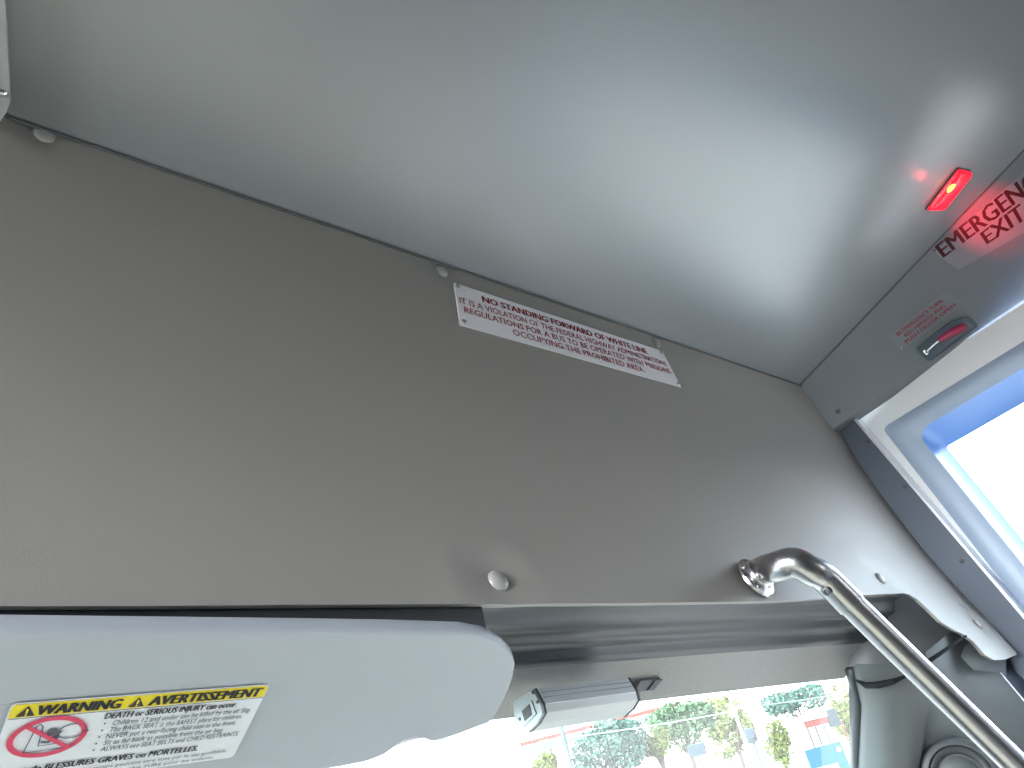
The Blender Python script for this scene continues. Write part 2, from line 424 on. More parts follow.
structure('fabric_band', MB().grid(sweep(prof2, -1.0, 1.16)), V_FUZZ, parent=cabl, angle=60)
roofm = MB().grid([[np.array([x, y + bow(x) * k, z + .33 * bow(x) * k]) for x in xs(-1.0, 1.55, 30)] for y, z, k in [(.52, .30, 0), (.54, .235, 0), (.57, .165, .6), (.595, .115, 1), (.592, .082, 1)]])
structure('cab_roof', roofm, V_DARK, parent=cabl)

# ------------------------------------------------------------------ windshield, pillars
def wtop(x): return np.array([x, .575 + bow(x), .0745 + .33 * bow(x)])
wr = []
for t in np.linspace(0, 1, 8):
    wr.append([wtop(x) + np.array([0, .42, -.55]) * t for x in xs(-.95, 1.36, 44)])
win = structure('window_1', MB().grid(wr), G_WIND, 'windshield with a painted glare veil and the bright street behind it')
def pline(pts): return [at(px, py, d) for px, py, d in pts]
L0 = pline([(846, 668, 1.06), (850, 684, 1.075), (851.5, 720, 1.09), (852, 768, 1.11), (853, 900, 1.16)])
L1 = pline([(853, 668, 1.05), (856, 684, 1.06), (861, 705, 1.07), (858, 768, 1.09), (857, 900, 1.14)])
L2 = pline([(857, 664, 1.03), (866, 687, 1.035), (869, 706, 1.045), (866, 768, 1.06), (864, 900, 1.10)])
Lm = pline([(885, 664, 1.00), (892, 683, 1.0), (895, 706, 1.01), (893, 768, 1.03), (890, 900, 1.07)])
L3 = pline([(925, 655, 1.01), (928, 676, 1.015), (928, 702, 1.02), (918, 768, 1.04), (908, 900, 1.08)])
gsk = MB().grid([L0, L1]); structure('trim_5', gsk, V_BLACK, 'black rubber windshield gasket along the right pillar', solid=.006)
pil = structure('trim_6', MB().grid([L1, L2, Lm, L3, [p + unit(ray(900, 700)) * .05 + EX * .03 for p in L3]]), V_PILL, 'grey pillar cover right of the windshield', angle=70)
L4 = pline([(926, 652, 1.03), (929, 676, 1.035), (929, 702, 1.04), (919, 768, 1.06), (909, 900, 1.10)])
L5 = pline([(950, 632, 1.13), (960, 676, 1.10), (962, 702, 1.07), (960, 768, 1.06), (955, 900, 1.07)])
L6 = pline([(985, 640, 1.19), (992, 662, 1.17), (1003, 676, 1.14), (1050, 732, 1.10), (1130, 840, 1.08)])
L7 = [p + np.array([.01, .004, 0]) for p in L6]
L8 = pline([(1030, 640, 1.23), (1046, 668, 1.22), (1062, 690, 1.21), (1110, 750, 1.19), (1190, 850, 1.18)])
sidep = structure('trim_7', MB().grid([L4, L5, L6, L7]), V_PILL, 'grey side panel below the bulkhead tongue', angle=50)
structure('seam', MB().tube(pline([(916, 669, 1.0), (926, 663, 1.005), (938, 655, 1.02), (952, 645, 1.06), (966, 636, 1.09)]), [.0015, .0028, .0026, .0022, .0015], 10), mat('seam_shadow_black', (.012, .013, .015), .9, spec=.1), parent=sidep)  # black bead paints the shadow lying along this seam
structure('seam', MB().tube(pline([(857, 680.5, 1.04), (866, 685.5, 1.02), (878, 685, .995), (893, 681.5, .985), (908, 675, .99)]), [.0015, .004, .0045, .0035, .0015], 10), mat('seam_shadow_black', (.012, .013, .015), .9, spec=.1), parent=pil)  # black bead paints the shade in the gap at the pillar top
structure('trim_10', MB().grid([L7, L8]), V_POST, 'blue grey lower return of the door post')
# bright folded edge at the foot of the tongue
structure('trim_8', MB().tube([L6[i] for i in range(5)], .0014, 8), V_BOXL, 'pale folded edge between side panel and door post')
# turned-down end of the headliner over the pillar
structure('trim_9', MB().grid([pline([(835, 585, 1.19), (880, 580, 1.19), (915, 585, 1.20), (960, 605, 1.21), (1010, 640, 1.22)]), pline([(846, 645, 1.13), (880, 634, 1.13), (915, 630, 1.13), (955, 640, 1.14), (1005, 662, 1.17)]),
    pline([(850, 672, 1.10), (880, 660, 1.10), (918, 655, 1.10), (955, 655, 1.12), (1005, 672, 1.15)]), pline([(851, 700, 1.13), (880, 705, 1.12), (930, 720, 1.13), (960, 720, 1.13), (1010, 730, 1.15)])]), mat('headliner_end_grey', (.17, .18, .19), .4), 'dark turned down end of the headliner above the pillar cover', solid=.003, angle=80)

# ------------------------------------------------------------------ rest of the shell (behind and below the view)
def wall_with_windows(x, openings, y0, y1, z0, z1):
    mb = MB(); ys = sorted({y0, y1, *[o for w in openings for o in w[:2]]}); zw0, zw1 = openings[0][2:]
    for a, b in zip(ys[:-1], ys[1:]):
        op = any(w[0] <= a and b <= w[1] for w in openings)
        for c, d in ([(z0, zw0), (zw1, z1)] if op else [(z0, z1)]):
            mb.box([x, (a + b) / 2, (c + d) / 2], [.02, 0, 0], [0, (b - a) / 2, 0], [0, 0, (d - c) / 2])
    return mb
structure('wall_left', wall_with_windows(-1.02, [(-.12, .52, -.30, .545)], -3.4, .9, -1.35, zb + .03), V_WALL, smooth=False)
rw = wall_with_windows(1.50, [(-1.9, -1.0, -.10, .42)], -3.4, -.12, -1.35, zb + .03)
structure('wall_right_rear', rw, V_WALL, smooth=False)
structure('wall_rear', MB().box([.24, -3.42, -.1], [1.32, 0, 0], [0, .02, 0], [0, 0, 1.3]), V_WALL, smooth=False)
structure('floor', MB().box([.24, -1.25, -1.37], [1.27, 0, 0], [0, 2.2, 0], [0, 0, .02]), V_FLOOR, smooth=False)
structure('floor_platform', MB().box([.05, .15, -.80], [.95, 0, 0], [0, .55, 0], [0, 0, .04]), mat('beige_bounce_surface', (.26, .24, .21), .8, var=.05), smooth=False)  # unseen platform added to bounce sunlight up into the interior
structure('dashboard_trim', MB().prism([[-1.0, .62, -.62], [-1.0, .72, -.50], [-1.0, 1.25, -.46], [-1.0, 1.3, -1.35], [-1.0, .70, -1.35]], [2.4, 0, 0]), V_DARK, smooth=False)

# ------------------------------------------------------------------ trim buttons
BL = {'corner': 'round grey trim button in the dim upper left corner under the ceiling',
      'sign_left': 'round grey trim button just above the upper left corner of the white notice',
      'sign_right': 'round grey trim button just above the upper right corner of the white notice',
      'visor': 'big round grey trim button dimpling the bulkhead above the sun visor end',
      'rail': 'round grey trim button right of the grab rail flange',
      'tongue': 'round grey trim button on the narrow bulkhead tongue beside the door post'}
for k, p0 in BP.items():
    n = normF(p0); q = bulk_pt(p0[0], p0[2]) - n * .0005
    r = {'visor': .0098, 'rail': .0092, 'tongue': .0085}.get(k, .0085)
    bt = obj('trim_button', MB().lathe([(r * .96, -.001), (r, .0012), (r * .97, .0026), (r * .80, .0042), (r * .5, .0054), (0, .0060)], q, n, 32), V_BUTTON, origin=q)
    tag(bt, BL[k], 'button', 'trim buttons of the bulkhead')

# ------------------------------------------------------------------ white notice on the bulkhead
SQ = [hitF(453, 284), hitF(661, 352), hitF(680, 388), hitF(459, 326)]
NS = unit(np.cross(SQ[1] - SQ[0], SQ[3] - SQ[0]))
if NS[1] > 0: NS = -NS
SQ = [p + NS * .001 for p in SQ]
sg = thing('notice_sign', SQ[3], 'white notice with red capitals NO STANDING FORWARD OF WHITE LINE', 'sign')
obj('plate', MB().prism(SQ, NS * .0016), V_WHITE, sg, smooth=False)
fn = quadmap(SQ, NS, .0021)
t1 = MB(); put_text(t1, fn, 'NO STANDING FORWARD OF WHITE LINE', .102, .885, .115, .265, weight=.022)
obj('heading', t1, V_REDB, sg, smooth=False)
t2 = MB()
put_text(t2, fn, 'IT IS A VIOLATION OF THE FEDERAL HIGHWAY ADMINISTRATIONS', .010, .980, .335, .475, weight=.004)
put_text(t2, fn, 'REGULATIONS FOR A BUS TO BE OPERATED WITH PERSONS', .022, .978, .535, .675, weight=.006)
put_text(t2, fn, 'OCCUPYING THE PROHIBITED AREA.', .200, .810, .735, .88, weight=.006)
obj('lettering', t2, V_RED, sg, smooth=False)
for u, v in [(.012, .06), (.016, .90), (.985, .06), (.990, .92)]:
    obj('screw', MB().lathe([(.0034, 0), (.0034, .0008), (.0022, .0018), (0, .002)], fn(u, v) - NS * .0006, NS, 16), V_CHROME, sg)

# ------------------------------------------------------------------ red marker lamp on the ceiling
LQ = [hitC(*q) for q in [(957, 168), (970, 171), (940, 209), (925, 209)]]
LQ = rounded(LQ, .005, 5); lc = sum(LQ) / len(LQ)
lamp = thing('marker_lamp', lc, 'glowing red marker lamp on the ceiling near the emergency exit sticker', 'lamp')
def shrink(poly, s, off): return [lc + (p - lc) * s - NC * off for p in poly]
obj('housing', MB().loft([shrink(LQ, 1.05, -.001), shrink(LQ, 1.05, .002), shrink(LQ, 1.0, .003)]), V_DARK, lamp, angle=30)
obj('lens', MB().loft([shrink(LQ, 1.0, .002), shrink(LQ, .98, .007), shrink(LQ, .88, .010), shrink(LQ, .6, .0112)]), V_LENS, lamp, angle=50)
bc = hitC(951, 188, .010); bu = unit(hitC(964, 172) - hitC(930, 208)); bw = np.cross(NC, bu)
bulb = MB()
bulb.loft([[bc + bu * .0085 * math.cos(b) * math.cos(a) + bw * .0058 * math.cos(b) * math.sin(a) - NC * (.0028 * math.sin(b)) for a in np.linspace(0, 2 * math.pi, 20, endpoint=False)] for b in np.linspace(-.3, 1.5, 8)])
o = obj('bulb', bulb, V_BULB, lamp)
o['label'] = 'yellow glowing bulb behind the red lens'
ld_ = bpy.data.lights.new('lamp_glow', 'SPOT'); ld_.energy = 1.15; ld_.color = (1, .02, .05); ld_.shadow_soft_size = .006
ld_.spot_size = math.radians(52); ld_.spot_blend = 1.0
lo = bpy.data.objects.new('lamp_glow', ld_); COL.objects.link(lo)
lp = hitC(951, 188, .022); tgt = hitH(985, 216)
lo.rotation_euler = Vector(tgt - lp).to_track_quat('-Z', 'Y').to_euler(); lo.location = tuple(lp + EYE)
lw = bpy.data.lights.new('lamp_wash', 'POINT'); lw.energy = .012; lw.color = (1, .02, .05); lw.shadow_soft_size = .008
lwo = bpy.data.objects.new('lamp_wash', lw); COL.objects.link(lwo); lwo.location = tuple(hitC(946, 190, .026) + EYE)

# ------------------------------------------------------------------ stickers and release handle on the header
EQ = [hitH(934, 252), hitH(1030, 166), hitH(1064, 210), hitH(958, 270)]
es = thing('emergency_exit_sticker', hitH(958, 270), 'frosted sticker reading EMERGENCY EXIT lit red by the marker lamp', 'sticker')
ep = rounded(EQ, .004, 4)
obj('film', MB().prism([p + NH * .0003 for p in ep], NH * .0004), V_CLEAR, es, smooth=False)
# lettering follows the straight lines of the words
wq = [hitH(*q, .0009) for q in [(935, 246), (1044, 159.5), (1054, 175), (944, 257.5)]]
wq2 = [hitH(*q, .0009) for q in [(980, 233), (1019, 203.5), (1027, 218.5), (987.5, 244)]]
f1, f2 = quadmap(wq, NH), quadmap(wq2, NH)
et = MB(); put_text(et, f1, 'EMERGENCY', 0, 1, 0, 1, weight=.022); put_text(et, f2, 'EXIT', 0, 1, 0, 1, weight=.022)
obj('lettering', et, V_STINK, es, smooth=False)
obj('rivet', MB().lathe([(.0022, 0), (.0018, .0009), (0, .0011)], hitH(934.5, 250.5, .0004), NH, 12), V_CHROME, es)

IQ = [hitH(888.5, 336), hitH(947, 291.5), hitH(963.5, 303), hitH(901, 351)]
ins = thing('instruction_sticker', IQ[3], 'small frosted sticker with red lines above the door release handle', 'sticker')
obj('film', MB().prism([p + NH * .0003 for p in rounded(IQ, .002, 4)], NH * .0004), V_CLEARB, ins, smooth=False)
fi = quadmap(IQ, NH, .001); it = MB()
put_text(it, fi, 'IN EMERGENCY TURN', .10, .86, .10, .32, weight=.02)
put_text(it, fi, 'RED HANDLE AND', .17, .83, .40, .60, weight=.02)
put_text(it, fi, 'PUSH DOOR OPEN', .12, .92, .68, .88, weight=.02)
obj('lettering', it, V_RED, ins, smooth=False)
for u, v in [(.03, .92), (.97, .94), (.96, .06)]:
    obj('rivet', MB().lathe([(.0018, 0), (.0015, .0008), (0, .001)], fi(u, v), NH, 12), V_CHROME, ins)

TQ = [hitH(*q) for q in [(913, 350), (952, 319), (968, 315), (979, 326), (928, 363)]]
TR = rounded(TQ, [.008, .010, .008, .004, .006], 6); tcn = sum(TR) / len(TR)
hn = thing('release_handle', tcn, 'red gripped emergency door release in a blue grey recessed tray', 'door handle')
def tr_(s, off): return [tcn + (p - tcn) * s + NH * off for p in TR]
obj('tray', MB().loft([tr_(1.0, .0002), tr_(.99, .0030), tr_(.93, .0036), tr_(.88, .0022), tr_(.80, .0008)]), V_TRAY, hn, angle=25)
ha, hb, hc = hitH(925.5, 352, .006), hitH(938, 340.5, .012), hitH(966, 325.5, .012)
obj('lever', MB().tube([ha, ha * .5 + hb * .5, hb], [.0026, .0024, .0028], 14), V_CHROME, hn)
obj('pivot', MB().lathe([(.0052, -.005), (.0052, .0015), (.003, .003), (0, .003)], ha, NH, 18), V_CHROME, hn)
obj('grip', MB().tube([hb, hb * .9 + hc * .1, hb * .45 + hc * .55, hb * .08 + hc * .92, hc], [.0030, .0050, .0074, .0070, .0025], 16), V_GRIP, hn)

# ------------------------------------------------------------------ stainless grab rail
F0 = hitF(754, 579); nf = normF(F0); d0 = depth_of(F0)
gr = thing('grab_rail', F0, 'brushed stainless grab rail running from the bulkhead down beside the door', 'grab rail')
e1 = F0 + nf * .016
ctrl = [F0, e1, at(776, 567, d0 - .040), at(793, 562.5, d0 - .052), at(810, 570, d0 - .056), at(824, 582.5, d0 - .056), at(848, 601, d0 - .055), at(1016, 765, d0 - .075)]
def bez(P, n=10):                                 # Catmull-Rom through the control points
    out = []
    for i in range(len(P) - 1):
        a, b, c, d = P[max(i - 1, 0)], P[i], P[i + 1], P[min(i + 2, len(P) - 1)]
        for t in np.linspace(0, 1, n, endpoint=False):
            out.append(.5 * (2 * b + (c - a) * t + (2 * a - 5 * b + 4 * c - d) * t * t + (3 * b - 3 * c + d - a) * t ** 3))
    out.append(P[-1]); return out
td = unit(ctrl[7] - ctrl[6]); ctrl[5] = ctrl[6] - td * .034
elb = bez(ctrl[:7], 10); elb[-1] = ctrl[6]
RT = .0147
obj('elbow', MB().tube(elb + [ctrl[6] + td * .004], RT * 1.10, 28), V_TUBE, gr)
obj('tube', MB().tube([ctrl[6] - td * .004, ctrl[6] + td * .05, ctrl[7], ctrl[7] + td * .55], RT * 1.0, 28), V_TUBE, gr)
fl = MB().lathe([(.0245, .0005), (.0255, .002), (.0245, .0050), (.0190, .0062), (.0178, .0075), (.0170, .012), (.0150, .0125)], F0, nf, 36)
obj('flange', fl, V_TUBE, gr, angle=50)
ua = unit(np.cross(nf, [0, 0, 1])); ub = np.cross(nf, ua)
for a in (35, 155, 215, 325):
    q = F0 + (ua * math.cos(math.radians(a)) + ub * math.sin(math.radians(a))) * .0212 + nf * .0048
    obj('screw', MB().lathe([(.0036, -.001), (.0036, .0012), (.0024, .0026), (0, .003)], q, nf, 14), V_CHROME, gr)
def setscrew(px, py):
    rd = unit(ray(px, py)); q = min(elb[8:], key=lambda e: np.linalg.norm(np.cross(e, rd))); vdir = unit(-q); c = hit(px, py, q + vdir * RT, vdir)
    ax = unit(c - q + vdir * .002)
    c = q + ax * RT * 1.08
    mb = MB().lathe([(.0058, -.002), (.0058, .0012), (.0046, .0026), (.0026, .0028), (.0022, .0012), (0, .0012)], c, ax, 18)
    obj('set_screw', mb, mat('dark_steel_screw', (.16, .16, .17), .3, metal=1.), gr)
setscrew(772, 577); setscrew(826, 592)

# ------------------------------------------------------------------ sun visor
ph = math.radians(28); VN = np.array([0, -math.sin(ph), -math.cos(ph)])     # faces the viewer
VP0 = hit(300, 622, np.array([0, .432, 0]), EYv)
def hitV(px, py, off=0.): return hit(px, py, VP0 + VN * off, VN)
vdn = np.array([0, math.cos(ph), -math.sin(ph)])
VC = hitV(300, 690)
top_y = hitV(300, 622)
vo = [hitV(0, 630) + EX * -.30, hitV(0, 630), hitV(150, 630), hitV(300, 630), hitV(400, 630.5), hitV(468, 632), hitV(490, 636), hitV(505, 644), hitV(514, 654), hitV(517, 665), hitV(514, 680), hitV(507, 697), hitV(498, 714), hitV(490, 724),
      hitV(476, 729), hitV(458, 736), hitV(440, 742), hitV(431, 744), hitV(424, 740.5), hitV(413, 740), hitV(397, 747), hitV(385, 756), hitV(368, 763), hitV(340, 769), hitV(300, 775), hitV(200, 788), hitV(100, 800), hitV(-50, 815) + EX * -.15]
vo = rounded(vo, [.03] + [0] * (len(vo) - 2) + [.03], 10)
sv = thing('sun_visor', VC, 'large pale grey sun visor folded down in front of the windshield', 'sun visor')
vcen = sum(vo) / len(vo)
def inset(poly, dist):                             # move an outline inward in its plane
    P = [np.asarray(p) for p in poly]; out = []; N = len(P)
    for i in range(N):
        t = unit(P[(i + 1) % N] - P[i - 1]); nn = np.cross(VN, t)
        if i == 0: s0 = 1 if np.dot(nn, vcen - P[i]) > 0 else -1
        out.append(P[i] + nn * dist * s0)
    return out
vd = dens(vo, 260)
vb = MB().loft([[p - VN * .014 for p in inset(vd, .0036)], [p - VN * .0115 for p in inset(vd, .0014)], [p - VN * .007 for p in vd], [p - VN * .0035 for p in inset(vd, .0004)], [p - VN * .0014 for p in inset(vd, .0014)], [p - VN * .0002 for p in inset(vd, .0027)], [p + VN * .0003 for p in inset(vd, .0038)]])
obj('visor_body', vb, V_VISOR, sv, angle=75)
obj('finger_notch', MB().tube([hitV(*q, .0006) for q in [(394, 747), (403, 741.5), (415, 738), (424, 737.5)]], [.0006, .0013, .0013, .0006], 8), V_LABEL, sv)
hx = hit(484, 622, np.array([0, .464, 0]), EYv)[0]
obj('gap_shade_plate', MB().prism([[-.35, .463, .119], [hx, .463, .119], [hx, .463, .172], [-.35, .463, .172]], [0, .003, 0]), V_BLACK, sv, smooth=False)  # added black plate, paints the shade in the gap above the visor
# warning label on the visor
la, lb_, lc_ = hitV(12, 703.5, .0012), hitV(270, 684, .0012), hitV(232, 757, .0012)
lu = lb_ - la; lv = lc_ - lb_; lv = lv - unit(lu) * (lv @ unit(lu)) * .6
LBQ = [la, lb_, lb_ + lv, la + lv]
wl = obj('warning_label', MB().prism(rounded(LBQ, .003, 4), VN * .0003), V_LABEL, sv, smooth=False)
wl['label'] = 'white warning label with a yellow heading bar'
fl_ = quadmap(LBQ, VN, .0006)
def sub(name, mb, mt): return obj(name, mb, mt, wl, smooth=False)
LW, LH = np.linalg.norm(lu), np.linalg.norm(lv)
yb_ = MB(); yp = rounded([fl_(.004, .01), fl_(.996, .01), fl_(.996, .158), fl_(.004, .158)], [.003, .003, 0, 0], 5); yb_.add(yp, [tuple(range(len(yp)))])
sub('heading_bar', yb_, V_YELL)
fk = quadmap(LBQ, VN, .0010); fk2 = quadmap(LBQ, VN, .0013)
hd_ = MB(); put_text(hd_, fk, 'WARNING', .094, .386, .030, .138, weight=.042, shear=.12)
put_text(hd_, fk, 'AVERTISSEMENT', .495, .972, .030, .138, weight=.042, shear=.12)
hd_.add([fk(u, .165) if s else fk(u, .158) for u, s in [(.004, 0), (.996, 0), (.996, 1), (.004, 1)]], [(0, 1, 2, 3)])
for u0 in (.026, .416): hd_.add([fk(u0, .14), fk(u0 + .062, .14), fk(u0 + .031, .025)], [(0, 1, 2)])
sub('heading_text', hd_, V_INK)
for u0 in (.026, .416):
    c = u0 + .031; ex = MB()
    ex.add([fk2(c - .0045, .055), fk2(c + .0045, .055), fk2(c + .003, .105), fk2(c - .003, .105)], [(0, 1, 2, 3)])
    ex.add([fk2(c - .0035, .113), fk2(c + .0035, .113), fk2(c + .0035, .128), fk2(c - .0035, .128)], [(0, 1, 2, 3)])
    sub('exclamation_mark', ex, V_YELL)
bt_ = MB()
lines = [('DEATH or SERIOUS INJURY can occur.', .345, .885, .188, .258, .03),
         ('Children 12 and under can be killed by the air bag.', .385, .965, .285, .345, .006), ('The BACK SEAT is the SAFEST place for children.', .385, .940, .366, .426, .006),
         ('NEVER put a rear-facing child seat in the front.', .382, .925, .447, .507, .006), ('Sit as far back as possible from the air bag.', .385, .880, .528, .588, .006),
         ('ALWAYS use SEAT BELTS and CHILD RESTRAINTS.', .385, .965, .609, .669, .006)]
for s, a, b, c, d, w_ in lines[:1]: put_text(bt_, fk, s, a, b, c, d, weight=w_, shear=.1)
fr_ = MB(); put_text(fr_, fk, 'Risque de BLESSURES GRAVES ou MORTELLES.', .035, .80, .745, .815, weight=.03, shear=.1)
sub('injury_line', bt_, V_INK); sub('french_injury_line', fr_, V_INK)
st_ = MB()
for s, a, b, c, d, w_ in lines[1:]:
    put_text(st_, fk, s, a, b, c, d, weight=w_, shear=.06)
    st_.add([fk(.352, c + .02), fk(.359, c + .02), fk(.359, c + .04), fk(.352, c + .04)], [(0, 1, 2, 3)])
put_text(st_, fk, 'Les enfants de 12 ans et moins peuvent etre tues par le sac gonflable.', .075, .95, .850, .893, weight=.003)
put_text(st_, fk, 'Le SIEGE ARRIERE est la place la plus SURE pour les enfants.', .075, .90, .922, .962, weight=.003)
sub('small_text', st_, V_GREYINK)
rg = MB(); cu, cv, ru, rv = .165, .410, .126, .215
stroke(rg, fk, [(cu + ru * math.cos(a), cv + rv * math.sin(a)) for a in np.linspace(0, 2 * math.pi, 64, endpoint=False)], .022, .022 * LW / LH, closed=True)
k_ = .707; stroke(rg, fk2, [(cu - ru * k_, cv - rv * k_), (cu + ru * k_, cv + rv * k_)], .018, .018 * LW / LH)
sub('prohibition_sign', rg, V_PINK)
pg = MB(); lw_ = .0055
stroke(pg, fk, [(cu - .055, cv - .13), (cu - .065, cv + .165), (cu + .075, cv + .150)], lw_, lw_ * LW / LH)
stroke(pg, fk, [(cu - .055, cv - .13), (cu - .045, cv - .165), (cu - .032, cv - .13), (cu - .022, cv + .10), (cu + .05, cv + .085)], lw_, lw_ * LW / LH)
stroke(pg, fk, [(cu + .078 + .048 * math.cos(a), cv - .045 + .085 * math.sin(a)) for a in np.linspace(0, 2 * math.pi, 24, endpoint=False)], lw_, lw_ * LW / LH, closed=True)
stroke(pg, fk, [(cu - .018, cv + .055), (cu + .008, cv + .065), (cu + .028, cv + .0), (cu + .040, cv - .06)], .012, .012 * LW / LH)
for (a0, b0, r0) in [(cu + .010, cv - .055, .020), (cu + .027, cv + .012, .014), (cu + .127, cv - .03, .012)]:
    pts = [fk((a0 + r0 * math.cos(a)), b0 + r0 * LW / LH * math.sin(a)) for a in np.linspace(0, 2 * math.pi, 18, endpoint=False)]
    pg.add(pts, [tuple(range(18))])
sub('pictogram', pg, V_GREYINK)

# ------------------------------------------------------------------ silver box under the headliner
XR = hit(637, 695, np.array([0, .560, 0]), EYv)[0]
pr_ = [hitX(*q, XR) for q in [(628, 678.5), (636.5, 692), (638.5, 700), (633, 709), (624, 717)]]
pr_.append(pr_[-1] + np.array([0, .015, .0060])); pr_.append(pr_[0] + np.array([0, .031, -.003]))
xl_ = hit(546, 712, np.array([0, pr_[2][1], 0]), EYv)[0]
bx = thing('recorder_box', pr_[0], 'silver extruded aluminium box hanging under the headliner beside the visor', 'box')
bcn = sum(pr_) / len(pr_)
def ring_(x, s=1.): return [np.array([x, *((bcn + (p - bcn) * s)[1:])]) for p in pr_]
obj('housing', MB().loft([ring_(XR), ring_(xl_)]), V_BOX, bx, smooth=False, bevel=.0012)
obj('front_face', MB().prism([ring_(XR - .001)[0], ring_(XR - .001)[1], ring_(xl_ + .001)[1], ring_(xl_ + .001)[0]], np.cross(EX, unit(pr_[1] - pr_[0])) * -.0008), V_BOXL, bx, smooth=False)
gl_ = MB(); q0, q1 = pr_[0], pr_[1]
for s in (.30, .62):
    gl_.box(np.array([(XR + xl_) / 2, *(q0 * (1 - s) + q1 * s)[1:]]) + np.cross(EX, unit(q1 - q0)) * -.0009, [(XR - xl_) / 2 - .002, 0, 0], unit(q1 - q0) * .00035, np.cross(EX, unit(q1 - q0)) * .0003)
obj('groove', gl_, V_PLATE, bx, smooth=False)
obj('end_cap', MB().loft([ring_(XR - .0005, 1.03), ring_(XR + .003, 1.03)]), V_BLACK, bx, smooth=False)
obj('end_gasket', MB().loft([ring_(xl_ + .0005, 1.03), ring_(xl_ - .002, 1.03)]), V_DARK, bx, smooth=False)
ep_ = obj('end_plate', MB().loft([ring_(xl_ - .002, 1.01), ring_(xl_ - .005, .99)]), V_PLATE, bx, smooth=False)
def hitE(px, py, off=0.): return hitX(px, py, xl_ - .005 - off)
obj('port_frame', MB().prism([hitE(*q) for q in [(520, 712), (532, 700), (537, 714), (524, 727)]], [-.0012, 0, 0]), V_PLATE, ep_, smooth=False, bevel=.0004)
obj('port', MB().prism([hitE(*q, .0012) for q in [(522, 711), (529.5, 704), (532, 715), (525, 721)]], [-.0006, 0, 0]), V_DARK, ep_, smooth=False)
for q in [(537.5, 702), (520, 719), (533, 692.5)]:
    obj('screw', MB().lathe([(.0017, 0), (.0016, .0008), (0, .001)], hitE(*q), -EX, 12), V_DARK, ep_)
# small bracket pocket in the headliner beside the box
kq = [hit(*q, np.array([0, .600, 0]), EYv) for q in [(640, 681), (662, 679), (653, 690), (636, 691.5)]]
bk = thing('bracket', kq[0], 'small purple grey bracket on the headliner right of the silver box', 'bracket')
obj('tab', MB().prism(kq, [0, .03, .01]), mat('purple_grey_plastic', (.20, .18, .20), .5), bk, smooth=False)
kd = [hit(*q, np.array([0, .598, 0]), EYv) for q in [(655, 681), (663, 679), (654, 690), (648, 690.5)]]
obj('tab_end', MB().prism(kd, [0, .012, .004]), V_DARK, bk, smooth=False)

# ------------------------------------------------------------------ overhead panel in the upper left corner
off = .030
pq = [hitC(*q, off) for q in [(5.5, 0), (8, 45), (10.5, 95), (10.5, 104), (7, 114), (0, 124)]]
dq = unit(pq[0] - pq[2]); 
pan = pq[::-1] + []
pan = [pq[0] + dq * .25] + pq + [pq[-1] + np.array([-.10, .008, 0]), pq[0] + dq * .25 + np.array([-.12, 0, 0])]
oc = thing('overhead_cover', pq[3], 'light grey textured cover with rounded corner at the upper left edge', 'cover')
pc = sum(pan) / len(pan)
obj('cover_plate', MB().loft([[p + NC * (off - .0005) for p in pan], [p + NC * .004 for p in pan], [pc + (p - pc) * .985 + NC * .0 for p in pan]]), V_PANEL, oc, angle=30)
obj('screw', MB().lathe([(.0035, -.001), (.0034, .001), (.002, .002), (0, .0022)], hitC(1.5, 93, off), -NC, 16), V_CHROME, oc)

# ------------------------------------------------------------------ round speaker in the side panel
sc_ = at(962, 778, 1.030); sn = unit(-ray(905, 640) * .6 / 770 + np.array([-.25, -.3, .0]))
sp = thing('round_speaker', sc_, 'dark round speaker ring low on the grey side panel', 'speaker')
obj('rim', MB().lathe([(.050, -.018), (.050, .0), (.047, .004), (.041, .004), (.038, -.002)], sc_, sn, 40), V_DARK, sp, angle=60)
obj('ring', MB().lathe([(.0395, -.004), (.0385, .0035), (.034, .0045), (.030, .001), (.028, -.004)], sc_, sn, 40), V_BLACK, sp, angle=60)
obj('cone', MB().lathe([(.0285, -.004), (.026, -.001), (.018, .002), (0, .004)], sc_, sn, 40), V_PILL, sp)

# ------------------------------------------------------------------ street outside
A_ROAD = mat('pale_asphalt', (.10, .10, .10), .9, var=.15)
A_LEAF = [mat('blue_green_leaves', (.050, .10, .075), .8, var=.3, vscale=2), mat('yellow_green_leaves', (.13, .145, .03), .8, var=.3, vscale=2), mat('mid_green_leaves', (.065, .115, .05), .8, var=.3, vscale=2)]
A_BARK = mat('grey_brown_bark', (.10, .07, .06), .9, var=.2)
A_WHITE = mat('white_painted_wall', (.80, .79, .77), .8)
A_REDP = mat('red_fascia_paint', (.20, .03, .02), .6)
A_POLE = mat('grey_galvanised_pole', (.05, .065, .075), .6)
A_POLEW = mat('pale_concrete_pole', (.20, .23, .21), .8)
A_BLUE = mat('bright_blue_sign_paint', (.0, .055, .17), .5)
A_NAVY = mat('slate_blue_paint', (.012, .024, .036), .6)
A_TRIM = mat('brown_frame_paint', (.06, .05, .045), .7)
GZ = -2.1
structure('ground', MB().add([(-400, -300, GZ), (300, -300, GZ), (300, 400, GZ), (-400, 400, GZ)], [(0, 1, 2, 3)]), A_ROAD, smooth=False)
structure('ground_pavement', MB().box([4.2, -1.6, GZ + .06], [2.6, 0, 0], [0, 3.0, 0], [0, 0, .06]), mat('pale_bounce_slab_right', (.47, .46, .44), .85, var=.06), smooth=False)  # unseen pale slab added to bounce light up through the door glass
structure('ground_bounce_left', MB().box([-16, -2, GZ + .05], [13, 0, 0], [0, 14, 0], [0, 0, .05]), mat('pale_bounce_slab_left', (.72, .70, .66), .85, var=.06), smooth=False)  # unseen pale slab added to bounce light in through the left window
